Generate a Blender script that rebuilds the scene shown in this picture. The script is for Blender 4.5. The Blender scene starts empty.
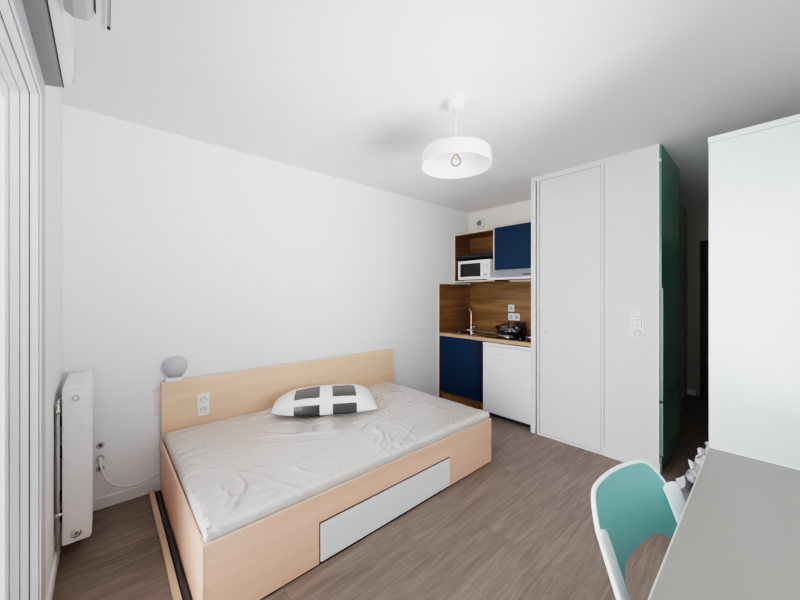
import bpy, bmesh, math, random
from mathutils import Vector, Matrix, noise
PI = math.pi
random.seed(7)
C = bpy.context.scene.collection
ORG = {}

# ---------------------------------------------------------------- materials
def mat(name, col, rough=0.5, metal=0.0, spec=0.5, coat=0.0, bump=0.0, bscale=40, trans=0.0, ior=1.45):
    m = bpy.data.materials.new(name); m.use_nodes = True
    n = m.node_tree.nodes; l = m.node_tree.links
    b = n['Principled BSDF']
    b.inputs['Base Color'].default_value = (*col, 1)
    b.inputs['Roughness'].default_value = rough
    b.inputs['Metallic'].default_value = metal
    b.inputs['Specular IOR Level'].default_value = spec
    b.inputs['Coat Weight'].default_value = coat
    b.inputs['Transmission Weight'].default_value = trans
    b.inputs['IOR'].default_value = ior
    tc = n.new('ShaderNodeTexCoord')
    nz = n.new('ShaderNodeTexNoise'); nz.inputs['Scale'].default_value = bscale; nz.inputs['Detail'].default_value = 4
    l.new(tc.outputs['Object'], nz.inputs['Vector'])
    # faint procedural colour variation
    mx = n.new('ShaderNodeMix'); mx.data_type = 'RGBA'
    mx.inputs[6].default_value = (*[c*0.97 for c in col], 1); mx.inputs[7].default_value = (*[min(1, c*1.03) for c in col], 1)
    l.new(nz.outputs['Fac'], mx.inputs[0]); l.new(mx.outputs[2], b.inputs['Base Color'])
    if bump:
        bp = n.new('ShaderNodeBump'); bp.inputs['Strength'].default_value = bump; bp.inputs['Distance'].default_value = 0.01
        l.new(nz.outputs['Fac'], bp.inputs['Height']); l.new(bp.outputs[0], b.inputs['Normal'])
    return m

def wood(name, c1, c2, axis='X', rough=0.45, scale=1.0, knots=False, boards=0.0):
    m = bpy.data.materials.new(name); m.use_nodes = True
    n = m.node_tree.nodes; l = m.node_tree.links; b = n['Principled BSDF']
    b.inputs['Roughness'].default_value = rough
    tc = n.new('ShaderNodeTexCoord'); mp = n.new('ShaderNodeMapping')
    s = [18, 18, 18]; s['XYZ'.index(axis)] = 1.4
    mp.inputs['Scale'].default_value = [v*scale for v in s]
    l.new(tc.outputs['Object'], mp.inputs['Vector'])
    nz = n.new('ShaderNodeTexNoise'); nz.inputs['Scale'].default_value = 1.0; nz.inputs['Detail'].default_value = 8
    nz.inputs['Roughness'].default_value = 0.62; nz.inputs['Distortion'].default_value = 0.5
    l.new(mp.outputs[0], nz.inputs['Vector'])
    cr = n.new('ShaderNodeValToRGB')
    cr.color_ramp.elements[0].position = 0.32; cr.color_ramp.elements[0].color = (*c1, 1)
    cr.color_ramp.elements[1].position = 0.68; cr.color_ramp.elements[1].color = (*c2, 1)
    l.new(nz.outputs['Fac'], cr.inputs[0])
    out = cr.outputs[0]
    if boards:      # soft tone change from one glued board to the next
        n2 = n.new('ShaderNodeTexNoise'); n2.inputs['Scale'].default_value = 1.0; n2.inputs['Detail'].default_value = 1
        mp2 = n.new('ShaderNodeMapping'); s2 = [7, 7, 7]; s2['XYZ'.index(axis)] = 0.6
        mp2.inputs['Scale'].default_value = s2; l.new(tc.outputs['Object'], mp2.inputs['Vector']); l.new(mp2.outputs[0], n2.inputs['Vector'])
        mm = n.new('ShaderNodeMix'); mm.data_type = 'RGBA'; mm.blend_type = 'MULTIPLY'
        c3 = n.new('ShaderNodeValToRGB'); c3.color_ramp.elements[0].position = .35; c3.color_ramp.elements[1].position = .62
        c3.color_ramp.elements[0].color = (1-boards,)*3+(1,); c3.color_ramp.elements[1].color = (1, 1, 1, 1)
        l.new(n2.outputs['Fac'], c3.inputs[0]); mm.inputs[0].default_value = 1
        l.new(out, mm.inputs[6]); l.new(c3.outputs[0], mm.inputs[7]); out = mm.outputs[2]
    if knots:
        v = n.new('ShaderNodeTexVoronoi'); v.inputs['Scale'].default_value = 2.8
        l.new(tc.outputs['Object'], v.inputs['Vector'])
        kr = n.new('ShaderNodeValToRGB'); kr.color_ramp.elements[0].position = 0.03; kr.color_ramp.elements[0].color = (0.45, 0.36, 0.28, 1)
        kr.color_ramp.elements[1].position = 0.065; kr.color_ramp.elements[1].color = (1, 1, 1, 1)
        l.new(v.outputs['Distance'], kr.inputs[0])
        mm = n.new('ShaderNodeMix'); mm.data_type = 'RGBA'; mm.blend_type = 'MULTIPLY'; mm.inputs[0].default_value = .8
        l.new(out, mm.inputs[6]); l.new(kr.outputs[0], mm.inputs[7]); out = mm.outputs[2]
    l.new(out, b.inputs['Base Color'])
    bp = n.new('ShaderNodeBump'); bp.inputs['Strength'].default_value = 0.08; bp.inputs['Distance'].default_value = 0.004
    l.new(nz.outputs['Fac'], bp.inputs['Height']); l.new(bp.outputs[0], b.inputs['Normal'])
    return m

def floor_mat():
    m = bpy.data.materials.new('vinyl_planks'); m.use_nodes = True
    n = m.node_tree.nodes; l = m.node_tree.links; b = n['Principled BSDF']
    tc = n.new('ShaderNodeTexCoord')
    br = n.new('ShaderNodeTexBrick'); br.offset = 0.37; br.offset_frequency = 2
    br.inputs['Color1'].default_value = (0, 0, 0, 1); br.inputs['Color2'].default_value = (1, 1, 1, 1); br.inputs['Mortar'].default_value = (0.5, 0.5, 0.5, 1)
    br.inputs['Scale'].default_value = 1; br.inputs['Mortar Size'].default_value = 0.0012; br.inputs['Bias'].default_value = 0
    br.inputs['Brick Width'].default_value = 1.05; br.inputs['Row Height'].default_value = 0.225
    l.new(tc.outputs['Object'], br.inputs['Vector'])
    # grain shifted plank by plank
    add = n.new('ShaderNodeVectorMath'); add.operation = 'MULTIPLY_ADD'
    add.inputs[1].default_value = (7.3, 3.1, 5); l.new(br.outputs['Color'], add.inputs[0]); l.new(tc.outputs['Object'], add.inputs[2])
    mp = n.new('ShaderNodeMapping'); mp.inputs['Scale'].default_value = (3.0, 34, 1); l.new(add.outputs[0], mp.inputs['Vector'])
    nz = n.new('ShaderNodeTexNoise'); nz.inputs['Scale'].default_value = 1; nz.inputs['Detail'].default_value = 9; nz.inputs['Roughness'].default_value = .66; nz.inputs['Distortion'].default_value = 1.1
    l.new(mp.outputs[0], nz.inputs['Vector'])
    cr = n.new('ShaderNodeValToRGB')
    e = cr.color_ramp.elements; e[0].position = .28; e[0].color = (0.13, 0.098, 0.078, 1); e[1].position = .72; e[1].color = (0.26, 0.205, 0.17, 1)
    k = cr.color_ramp.elements.new(.5); k.color = (0.192, 0.149, 0.122, 1)
    l.new(nz.outputs['Fac'], cr.inputs[0])
    tone = n.new('ShaderNodeMapRange'); tone.inputs['To Min'].default_value = .92; tone.inputs['To Max'].default_value = 1.10
    l.new(br.outputs['Color'], tone.inputs['Value'])
    mul = n.new('ShaderNodeVectorMath'); mul.operation = 'SCALE'; l.new(cr.outputs[0], mul.inputs[0]); l.new(tone.outputs[0], mul.inputs['Scale'])
    mx = n.new('ShaderNodeMix'); mx.data_type = 'RGBA'; l.new(br.outputs['Fac'], mx.inputs[0]); l.new(mul.outputs[0], mx.inputs[6]); mx.inputs[7].default_value = (0.14, 0.10, 0.08, 1)
    l.new(mx.outputs[2], b.inputs['Base Color'])
    b.inputs['Roughness'].default_value = .48; b.inputs['Specular IOR Level'].default_value = .35
    bp = n.new('ShaderNodeBump'); bp.inputs['Strength'].default_value = .1; bp.inputs['Distance'].default_value = .004
    l.new(nz.outputs['Fac'], bp.inputs['Height']); l.new(bp.outputs[0], b.inputs['Normal'])
    return m

def film_mat(name, col, rough=.16, bump=.5, scale=9):
    m = mat(name, col, rough=.5, coat=1.0)
    n = m.node_tree.nodes; l = m.node_tree.links; b = n['Principled BSDF']
    b.inputs['Coat Roughness'].default_value = rough; b.inputs['Coat IOR'].default_value = 1.85
    tc = n['Texture Coordinate']; mp = n.new('ShaderNodeMapping'); mp.inputs['Rotation'].default_value = (0, 0, .5); mp.inputs['Scale'].default_value = (1, 2.2, 1.5)
    l.new(tc.outputs['Object'], mp.inputs['Vector'])
    nz = n.new('ShaderNodeTexNoise'); nz.noise_type = 'RIDGED_MULTIFRACTAL'; nz.inputs['Scale'].default_value = scale; nz.inputs['Detail'].default_value = 3; nz.inputs['Distortion'].default_value = .6
    l.new(mp.outputs[0], nz.inputs['Vector'])
    bp = n.new('ShaderNodeBump'); bp.inputs['Strength'].default_value = bump; bp.inputs['Distance'].default_value = .01
    l.new(nz.outputs['Fac'], bp.inputs['Height']); l.new(bp.outputs[0], b.inputs['Coat Normal'])
    bp2 = n.new('ShaderNodeBump'); bp2.inputs['Strength'].default_value = bump*.35; bp2.inputs['Distance'].default_value = .01
    l.new(nz.outputs['Fac'], bp2.inputs['Height']); l.new(bp2.outputs[0], b.inputs['Normal'])
    return m

def glass_mat(name, tint=(1, 1, 1), mixf=.12):
    m = bpy.data.materials.new(name); m.use_nodes = True
    n = m.node_tree.nodes; l = m.node_tree.links; n.remove(n['Principled BSDF'])
    t = n.new('ShaderNodeBsdfTransparent'); t.inputs[0].default_value = (*tint, 1)
    g = n.new('ShaderNodeBsdfGlossy'); g.inputs['Roughness'].default_value = .03
    f = n.new('ShaderNodeFresnel'); f.inputs['IOR'].default_value = 1.4
    ms = n.new('ShaderNodeMixShader')
    mr = n.new('ShaderNodeMath'); mr.operation = 'ADD'; mr.inputs[1].default_value = mixf; mr.use_clamp = True
    l.new(f.outputs[0], mr.inputs[0]); l.new(mr.outputs[0], ms.inputs[0]); l.new(t.outputs[0], ms.inputs[1]); l.new(g.outputs[0], ms.inputs[2])
    l.new(ms.outputs[0], n['Material Output'].inputs['Surface'])
    return m

M = dict(
    wall=mat('wall_paint', (.80, .81, .82), .85, bump=.03, bscale=180, spec=.2),
    wallwarm=mat('kitchen_wall_paint', (.82, .775, .71), .85, spec=.2),
    ceil=mat('ceiling_paint', (.76, .76, .755), .9, bump=.03, bscale=200, spec=.15),
    dimwall=mat('corridor_shade', (.42, .42, .36), .9, spec=.1),  # darkened wall paint, the corridor's shade put into the colour
    darkfloor=None,
    trim=mat('white_trim', (.76, .76, .76), .45),
    closet=mat('closet_paint', (.72, .70, .69), .6),
    lacquer=mat('white_lacquer', (.72, .705, .70), .4),
    frame=mat('pvc_frame', (.92, .94, .96), .3),
    framegrey=mat('grey_cover_strip', (.46, .48, .51), .5),
    seal=mat('dark_seal', (.05, .055, .07), .6),
    box=mat('shutter_box_plastic', (.42, .42, .44), .5),
    boxedge=mat('shutter_box_edge', (.72, .72, .74), .45),
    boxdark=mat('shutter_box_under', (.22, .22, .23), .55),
    floor=floor_mat(),
    maple=wood('maple_horizontal', (.86, .49, .335), (.93, .57, .41), 'X', .42, knots=True, boards=.07),
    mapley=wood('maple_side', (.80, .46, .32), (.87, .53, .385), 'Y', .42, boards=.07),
    maplez=wood('maple_upright', (.74, .475, .30), (.86, .575, .385), 'X', .42, scale=.9, knots=True, boards=.06),
    edge=mat('maple_edge_band', (.76, .55, .42), .4),
    oak=wood('oak_laminate', (.15, .070, .022), (.34, .19, .078), 'Y', .4, scale=.8, boards=.3),
    oakx=wood('oak_laminate_side', (.15, .066, .022), (.29, .15, .06), 'X', .4, scale=.8, boards=.3),
    oakedge=mat('oak_edge', (.48, .30, .18), .45),
    creamedge=mat('cream_edge', (.72, .58, .46), .45),
    shelfshade=mat('shelf_shade_black', (.018, .016, .016), .5),  # shade under the shelf put into the colour
    blue=mat('blue_laminate', (.0006, .022, .056), .45, spec=.3),
    bluedark=mat('blue_edge', (.001, .007, .025), .4),
    white=mat('white_plastic', (.84, .84, .84), .35),
    fridge=mat('fridge_white', (.78, .79, .80), .32),
    gap=mat('door_gap_grey', (.22, .215, .21), .6),
    grey=mat('grey_plastic', (.45, .45, .46), .4),
    dark=mat('dark_plastic', (.03, .03, .032), .4),
    blackglass=mat('black_glass', (.008, .008, .009), .08, coat=.5),
    hood=mat('hood_metal', (.55, .57, .60), .3, metal=.4),
    steel=mat('steel', (.62, .60, .56), .22, metal=1),
    nickel=mat('warm_nickel', (.72, .58, .42), .2, metal=1),
    chrome=mat('chrome', (.75, .72, .66), .12, metal=1),
    green=mat('green_lacquer', (.10, .27, .195), .32, coat=.3),
    greenedge=mat('green_edge', (.14, .22, .19), .35),
    darkdoor=mat('dark_door', (.06, .022, .016), .5),
    blackframe=mat('black_frame', (.012, .011, .011), .5),
    film=film_mat('plastic_film_beige', (.60, .56, .53), .05, .35, 6),
    filmwhite=film_mat('plastic_film_white', (.68, .655, .64), .08, .8, 22),
    bag=film_mat('crumpled_film', (.62, .62, .66), .15, 1.0, 22),
    blackbag=film_mat('black_bag_film', (.02, .015, .014), .2, .9, 20),
    blackbag2=film_mat('dull_wrapper', (.16, .14, .13), .15, 1.0, 30),
    mint=mat('mint_plastic', (.145, .375, .36), .35),
    mintglare=mat('mint_glare', (.78, .90, .90), .28, coat=.4),  # near-white: glare on the mint plastic put into the colour
    desk=mat('greige_desk', (.265, .255, .235), .5, bscale=8),
    deskedge=mat('desk_edge', (.62, .57, .50), .5),
    ward=mat('wardrobe_white', (.56, .62, .60), .42),
    glass=glass_mat('clear_glass'),
    bulb=glass_mat('bulb_glass', (.97, .95, .92), .1),
    globe=None,
    batten=wood('pine_batten', (.50, .36, .24), (.60, .45, .32), 'Y', .6),
    pole=mat('dark_grey_pole', (.035, .038, .045), .35),
    brass=mat('brass', (.75, .5, .2), .25, metal=1),
    shade=mat('lamp_white', (.74, .74, .74), .35),
    rad=mat('radiator_enamel', (.80, .80, .80), .3),
    ground=mat('outside_ground', (.5, .5, .5), .9),
    railing=mat('balcony_paint', (.6, .62, .66), .6),
)
M['globe'] = mat('frosted_globe', (.44, .45, .48), .15, coat=.4)

# ---------------------------------------------------------------- mesh helpers
def nb(): return bmesh.new()
def box(bm, x0, x1, y0, y1, z0, z1, bev=0.0, seg=2):
    r = bmesh.ops.create_cube(bm, size=1)
    vs = r['verts']
    for v in vs:
        v.co = Vector(((x0+x1)/2+v.co.x*(x1-x0), (y0+y1)/2+v.co.y*(y1-y0), (z0+z1)/2+v.co.z*(z1-z0)))
    if bev:
        es = list({e for v in vs for e in v.link_edges})
        bmesh.ops.bevel(bm, geom=es, offset=bev, segments=seg, affect='EDGES', profile=.5)
    return bm
def bx(*a, **k): return box(nb(), *a, **k)
def tube(bm, pts, r, seg=8, caps=True):
    pts = [Vector(p) for p in pts]; rings = []
    rr = r if isinstance(r, (list, tuple)) else [r]*len(pts)
    prev = None
    for i, p in enumerate(pts):
        d = (pts[min(i+1, len(pts)-1)]-pts[max(i-1, 0)]).normalized()
        if prev is None:
            a = Vector((0, 0, 1)) if abs(d.z) < .9 else Vector((1, 0, 0))
            u = d.cross(a).normalized()
        else:
            u = (prev-d*prev.dot(d)).normalized()
        prev = u; w = d.cross(u)
        rings.append([bm.verts.new(p+(u*math.cos(2*PI*k/seg)+w*math.sin(2*PI*k/seg))*rr[i]) for k in range(seg)])
    for a, b in zip(rings, rings[1:]):
        for k in range(seg): bm.faces.new((a[k], a[(k+1) % seg], b[(k+1) % seg], b[k]))
    if caps: bm.faces.new(rings[0][::-1]); bm.faces.new(rings[-1])
    return bm
def tb(*a, **k): return tube(nb(), *a, **k)
def lathe(bm, prof, center, seg=48, axis='Z'):
    """profile of (radius, height) spun about an axis through center"""
    c = Vector(center); rings = []
    for r, h in prof:
        ring = []
        for k in range(seg):
            a = 2*PI*k/seg
            p = {'Z': Vector((r*math.cos(a), r*math.sin(a), h)), 'X': Vector((h, r*math.cos(a), r*math.sin(a))), 'Y': Vector((r*math.sin(a), h, r*math.cos(a)))}[axis]
            ring.append(bm.verts.new(c+p))
        rings.append(ring)
    for a, b in zip(rings, rings[1:]):
        for k in range(seg): bm.faces.new((a[k], a[(k+1) % seg], b[(k+1) % seg], b[k]))
    if prof[0][0] > 1e-4 and prof[-1][0] > 1e-4:      # a ring: close it back on itself
        a, b = rings[-1], rings[0]
        for k in range(seg): bm.faces.new((a[k], a[(k+1) % seg], b[(k+1) % seg], b[k]))
    else:
        bm.faces.new(rings[0][::-1]); bm.faces.new(rings[-1])
    bmesh.ops.remove_doubles(bm, verts=bm.verts, dist=1e-5)
    return bm
def lt(*a, **k): return lathe(nb(), *a, **k)
def prism(poly, axis, a0, a1):
    """extrude a 2-D polygon along an axis: axis Y -> poly (x,z); axis X -> (y,z); axis Z -> (x,y)"""
    bm = nb()
    def P(p, t): return {'Y': (p[0], t, p[1]), 'X': (t, p[0], p[1]), 'Z': (p[0], p[1], t)}[axis]
    A = [bm.verts.new(P(p, a0)) for p in poly]; B = [bm.verts.new(P(p, a1)) for p in poly]
    n = len(poly)
    bm.faces.new(A); bm.faces.new(B[::-1])
    for k in range(n): bm.faces.new((A[k], B[k], B[(k+1) % n], A[(k+1) % n]))
    return bm

def tag(o, label=None, cat=None, group=None, kind=None):
    if label: o['label'] = label
    if cat: o['category'] = cat
    if group: o['group'] = group
    if kind: o['kind'] = kind
    return o
def obj(name, bm, m, parent=None, smooth=False, mods=None):
    bmesh.ops.recalc_face_normals(bm, faces=bm.faces)
    if parent is None:
        xs = [v.co for v in bm.verts]
        lo = Vector([min(c[i] for c in xs) for i in range(3)]); hi = Vector([max(c[i] for c in xs) for i in range(3)])
        o0 = Vector(((lo.x+hi.x)/2, (lo.y+hi.y)/2, lo.z))
    else: o0 = ORG[parent.name]
    bmesh.ops.translate(bm, verts=bm.verts, vec=-o0)
    me = bpy.data.meshes.new(name); bm.to_mesh(me); bm.free()
    if smooth:
        for p in me.polygons: p.use_smooth = True
        if smooth == 'auto': me.set_sharp_from_angle(angle=math.radians(35))
    me.materials.append(m)
    o = bpy.data.objects.new(name, me); C.objects.link(o)
    if parent is None: o.location = o0; ORG[o.name] = o0
    else: o.parent = parent; ORG[o.name] = o0
    return o
def thing(name, label, cat, loc=(0, 0, 0), group=None):
    o = bpy.data.objects.new(name, None); C.objects.link(o); o.location = loc; o.empty_display_size = .1
    ORG[o.name] = Vector(loc); return tag(o, label, cat, group)
def struct(name, bm, m, parent=None, smooth=False):
    o = obj(name, bm, m, parent, smooth)
    if parent is None: o['kind'] = 'structure'
    return o

# ---------------------------------------------------------------- dimensions (metres)
H = 2.5
XW, YB, XK, XC = -.18, 2.833, 3.85, 3.145        # window wall, long wall, kitchen wall, closet front
YR, YG, YC = -.45, .566, 1.572                   # right wall, corridor side of closet, kitchen side of closet
XE, YL = 5.90, .75                               # corridor end wall, corridor left wall

# ---------------------------------------------------------------- room shell
struct('floor', bx(XW-.4, XE+.12, YR-.12, YB+.12, -.1, 0), M['floor'])
struct('ceiling', bx(XW-.4, XE+.12, YR-.12, YB+.12, H, H+.12), M['ceil'])
struct('wall_back', bx(XW-.35, XK+.1, YB, YB+.12, 0, H), M['wall'])
struct('wall_kitchen', bx(XK, XK+.06, YC, YB, 0, H), M['wallwarm'])
struct('wall_right', bx(XW-.35, XE+.1, YR-.12, YR, 0, H), M['wall'])
w = nb()
box(w, XW-.3, XW, 1.985, YB, 0, H)
box(w, XW-.3, XW, YR, 1.985, 2.2, H)
struct('wall_window', w, M['wall'])
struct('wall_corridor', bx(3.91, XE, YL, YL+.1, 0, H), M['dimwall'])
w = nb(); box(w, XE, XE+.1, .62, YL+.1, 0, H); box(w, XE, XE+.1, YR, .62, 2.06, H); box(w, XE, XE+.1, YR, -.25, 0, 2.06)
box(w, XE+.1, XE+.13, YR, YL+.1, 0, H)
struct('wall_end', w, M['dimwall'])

# closet block: post, front wall beside the doors, corridor side, kitchen side
w = nb()
box(w, XC, XC+.05, YC-.045, YC, 0, H)                       # white post
box(w, XC, XC+.05, YG, .935, 0, H)                          # wall with the switches
box(w, XC, XC+.05, .935, YC-.045, 2.462, H)                 # lintel over the door
box(w, XC+.05, 3.91, YG, YG+.05, 0, H)                      # corridor side
box(w, XC+.05, 3.91, YC-.045, YC, 0, H)                     # kitchen side
box(w, 3.86, 3.91, YG+.05, YC-.045, 0, H)
struct('wall_closet', w, M['closet'])

# baseboards
struct('baseboard_back', bx(XW+.012, 3.22, YB-.012, YB, 0, .07, bev=.003), M['trim'])
struct('baseboard_window', bx(XW, XW+.012, 1.99, YB, 0, .07, bev=.003), M['trim'])
struct('baseboard_closet', bx(XC-.012, XC, YG-.012, .93, 0, .075, bev=.003), M['trim'])
struct('baseboard_closet_post', bx(XC-.012, XC, YC-.045, YC, 0, .075, bev=.003), M['trim'])
struct('baseboard_corridor', bx(XE-.012, XE, .665, YL, 0, .07), M['trim'])
struct('trim_1', bx(XC-.004, XC+.03, YG-.004, YG+.006, .075, H), M['white'])           # corner bead
# closet door
d = struct('door_1', bx(XC+.004, XC+.028, .957, 1.488, .022, 2.45, bev=.002), M['lacquer'])
f = nb(); box(f, XC-.005, XC+.03, 1.493, 1.511, 0, 2.462, bev=.003); box(f, XC-.005, XC+.03, .935, .953, 0, 2.462, bev=.003)
box(f, XC-.005, XC+.03, .953, 1.493, 2.453, 2.462); box(f, XC-.006, XC+.03, .953, 1.493, 0, .018)
struct('door_frame', f, M['trim'], d)
g = nb(); box(g, XC+.0055, XC+.02, 1.4885, 1.4925, .02, 2.452); box(g, XC-.0005, XC+.02, .9525, .9575, .02, 2.452); box(g, XC-.0008, XC+.01, .930, .9348, .07, 2.46); box(g, XC-.0008, XC+.01, 1.5112, 1.5150, .07, 2.46); box(g, XC+.006, XC+.02, .957, 1.488, 2.4505, 2.4525)
struct('shadow_gap', g, M['gap'], d)
struct('lock', lt([(.0, -.006), (.009, -.006), (.011, -.003), (.011, .004)], (XC+.002, 1.43, 1.0), 20, 'X'), M['steel'], d, True)
# door at the end of the corridor
d = struct('door_2', bx(XE+.03, XE+.07, -.2, .555, .005, 2.0), M['blackframe'])
f = nb(); box(f, XE-.01, XE+.1, .57, .62, 0, 2.06); box(f, XE-.01, XE+.1, -.25, -.2, 0, 2.06); box(f, XE-.01, XE+.1, -.2, .57, 2.005, 2.06)
struct('door_frame', f, M['blackframe'], d)
struct('door_panel', bx(XE+.02, XE+.03, .33, .53, .1, 1.95, bev=.004), M['darkdoor'], d)
struct('door_handle', tb([(XE+.03, .50, 1.02), (XE-.02, .50, 1.02), (XE-.025, .38, 1.02)], .009), M['steel'], d, True)
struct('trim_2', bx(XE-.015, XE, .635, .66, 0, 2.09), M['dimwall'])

# ---------------------------------------------------------------- window (stepped sliding frame)
win = struct('window_1', bx(-.30, -.28, 1.80, 1.975, 0, 2.2), M['frame'])
Y0 = -.38
steps = [(-.200, -.1795, 1.820, 2.100, 'frame'), (-.2035, -.200, 1.826, 2.106, 'seal'), (-.2230, -.2035, 1.812, 2.092, 'frame'),
         (-.2255, -.2230, 1.826, 2.106, 'seal'), (-.2480, -.2255, 1.808, 2.088, 'frame'), (-.2500, -.2480, 1.82, 2.10, 'framegrey'), (-.2800, -.2500, 1.802, 2.08, 'frame')]
for i, (xa, xb, y1, z1, mm) in enumerate(steps):
    f = nb()
    box(f, xa, xb, y1, 1.975, 0, z1); box(f, xa, xb, Y0, 1.975, z1, 2.2); box(f, xa, xb, YR, Y0, 0, 2.2)
    struct('frame_profile', f, M[mm], win)
struct('cover_strip', bx(XW, XW+.004, 1.835, 1.983, 0, 2.215), M['framegrey'], win)
struct('casing', bx(XW+.003, XW+.007, 1.822, 1.838, 0, 2.118, bev=.0015), M['frame'], win)
struct('head_casing', bx(XW+.003, XW+.007, YR, 1.822, 2.102, 2.118, bev=.0015), M['frame'], win)
struct('head_cover_strip', bx(XW, XW+.004, YR, 1.835, 2.118, 2.215), M['framegrey'], win)
for nm, ya, yb, xf in (('sliding_leaf', .68, 1.80, -.262), ('sliding_leaf', Y0, .76, -.236)):
    f = nb(); t = .055
    box(f, xf-.012, xf+.012, ya, ya+t, .03, 2.08); box(f, xf-.012, xf+.012, yb-t, yb, .03, 2.08)
    box(f, xf-.012, xf+.012, ya+t, yb-t, .03, .03+t); box(f, xf-.012, xf+.012, ya+t, yb-t, 2.08-t, 2.08)
    lf = struct(nm, f, M['frame'], win)
    struct('pane', bx(xf-.003, xf+.003, ya+t, yb-t, .03+t, 2.08-t), M['glass'], lf)
struct('sill_track', bx(-.29, XW, Y0, 1.82, 0, .028, bev=.003), M['frame'], win)
# balcony beyond the glass
struct('trim_3', bx(-1.6, XW-.3, -3, 4, -.12, -.02), M['ground'])

# roller shutter box along the head of the window
sb = thing('shutter_box', 'grey-white roller shutter box running along the top of the window wall', 'shutter box', (XW, .8, 2.22))
xf = -.090
obj('housing', prism([(XW, H), (xf, H), (xf, 2.30), (xf-.010, 2.262), (xf-.026, 2.24), (XW, 2.24)], 'Y', YR, 1.985), M['ceil'], sb)
obj('front_lip', prism([(xf-.026, 2.24), (xf-.010, 2.262), (xf-.008, 2.262), (xf-.022, 2.232), (xf-.034, 2.226), (xf-.036, 2.238)], 'Y', YR, 1.986), M['boxedge'], sb)
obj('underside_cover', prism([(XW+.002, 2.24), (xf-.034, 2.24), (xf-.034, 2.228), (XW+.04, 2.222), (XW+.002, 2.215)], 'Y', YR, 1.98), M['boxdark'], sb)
obj('edge_seam', bx(xf-.0345, xf-.031, YR, 1.984, 2.2255, 2.229), M['dark'], sb)
obj('end_seam', tb([(xf-.03, 1.987, 2.23), (xf-.008, 1.987, 2.262), (xf+.001, 1.987, 2.30), (xf+.001, 1.987, 2.42)], .0018, 6), M['grey'], sb)
# rounded air vent hood on the box
av = thing('air_vent', 'rounded white air inlet hood on the shutter box above the window', 'air vent', (xf, 1.1, 2.24))
poly = [(xf+.001, 2.36), (xf+.066, 2.36), (xf+.071, 2.29), (xf+.066, 2.248), (xf+.052, 2.232), (xf+.022, 2.226), (xf+.0005, 2.238)]
obj('hood', prism(poly, 'Y', .75, 1.455), M['box'], av, 'auto')
obj('slot', bx(xf+.0695, xf+.0735, .76, 1.45, 2.262, 2.274), M['dark'], av)
# curtain rail on the ceiling
cr = thing('curtain_rail', 'narrow grey curtain track on the ceiling near the window', 'curtain rail', (.02, .9, H))
f = nb(); box(f, .008, .012, YR+.02, 1.88, H-.014, H); box(f, .024, .028, YR+.02, 1.88, H-.014, H); box(f, .012, .024, YR+.02, 1.88, H-.004, H)
obj('track', f, M['trim'], cr)
obj('groove', bx(.013, .023, YR+.03, 1.872, H-.006, H-.004), M['grey'], cr)
obj('end_stop', bx(.0125, .0235, 1.873, 1.884, H-.014, H-.004, bev=.001), M['dark'], cr)

# ---------------------------------------------------------------- radiator on the window wall
rd = thing('radiator', 'white panel radiator mounted on the window wall in the corner', 'radiator', (-.1, 2.56, .1))
ra, rb_, rz0, rz1 = 2.345, 2.785, .105, .89
f = bx(-.152, -.047, ra, rb_, rz0, rz1, bev=.006, seg=3)
obj('body', f, M['rad'], rd, 'auto')
f = nb()
for k in range(22):
    y = ra+.03+k*(rb_-ra-.06)/21
    box(f, -.14, -.06, y-.004, y+.004, rz1-.001, rz1+.004)
obj('top_grille', f, M['rad'], rd)
obj('front_panel', bx(-.049, -.043, ra+.01, rb_-.01, rz0+.01, rz1-.02, bev=.002), M['rad'], rd)
for z in (rz1-.055, rz0+.045):
    c = obj('end_plug', lt([(0.0, -.004), (.020, -.004), (.022, -.002), (.022, .004)], (-.102, ra-.001, z), 24, 'Y'), M['chrome'] if z < .3 else M['white'], rd, True)
    obj('plug_recess', lt([(.010, -.0065), (.014, -.0065), (.014, -.004), (.010, -.004)], (-.102, ra-.001, z), 20, 'Y'), M['grey'], c, True)
for z in (.72, .56, .34, .24):
    obj('bracket', bx(-.182+.006, -.150, ra+.03, ra+.06, z-.025, z+.025, bev=.003), M['dark'], rd)
obj('wall_rail', bx(-.176, -.166, ra+.012, ra+.05, .16, .80), M['grey'], rd)
v = obj('valve', lt([(0, -.03), (.009, -.03), (.009, -.012), (.006, -.010), (.006, .02)], (-.165, ra-.004, .80), 16, 'Z'), M['chrome'], rd, True)
obj('valve_stem', tb([(-.165, ra-.004, .81), (-.165, ra+.02, .83), (-.150, ra+.03, .83)], .006), M['chrome'], rd, True)
obj('pipe', tb([(-.165, ra+.004, .13), (-.165, ra+.004, .79)], .006), M['grey'], rd, True)
obj('drain_valve', tb([(-.176, ra-.006, .27), (-.15, ra-.006, .27)], .008, 10), M['chrome'], rd, True)

# aerial and phone sockets on the long wall, with the white cable
def wall_outlet(x, z, label, r=.02):
    t = thing('cable_outlet', label, 'cable outlet', (x, YB, z))
    obj('collar', lt([(r*.55, -.006), (r, -.005), (r, 0), (r*.55, 0)], (x, YB-.001, z), 24, 'Y'), M['chrome'], t, True)
    obj('socket', lt([(0, -.003), (r*.5, -.003), (r*.5, 0)], (x, YB-.001, z), 16, 'Y'), M['dark'], t, True)
pl = thing('outlet_plate', 'white wall plate with round ports low on the long wall by the radiator', 'outlet plate', (-.01, YB, .27))
obj('plate', bx(-.058, .026, YB-.007, YB, .215, .44, bev=.003), M['wall'], pl)
for z in (.403, .321, .255):
    p = obj('port', lt([(.010, -.004), (.020, -.004), (.021, 0), (.010, 0)], (-.012, YB-.007, z), 24, 'Y'), M['grey'], pl, True)
    obj('port_socket', lt([(0, -.0015), (.009, -.0015), (.009, 0)], (-.012, YB-.007, z), 16, 'Y'), M['dark'], p, True)
cb = thing('cable', 'white cable drooping from the wall ports to the bed headboard', 'cable', (0, YB-.03, .1))
pts = []
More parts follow.
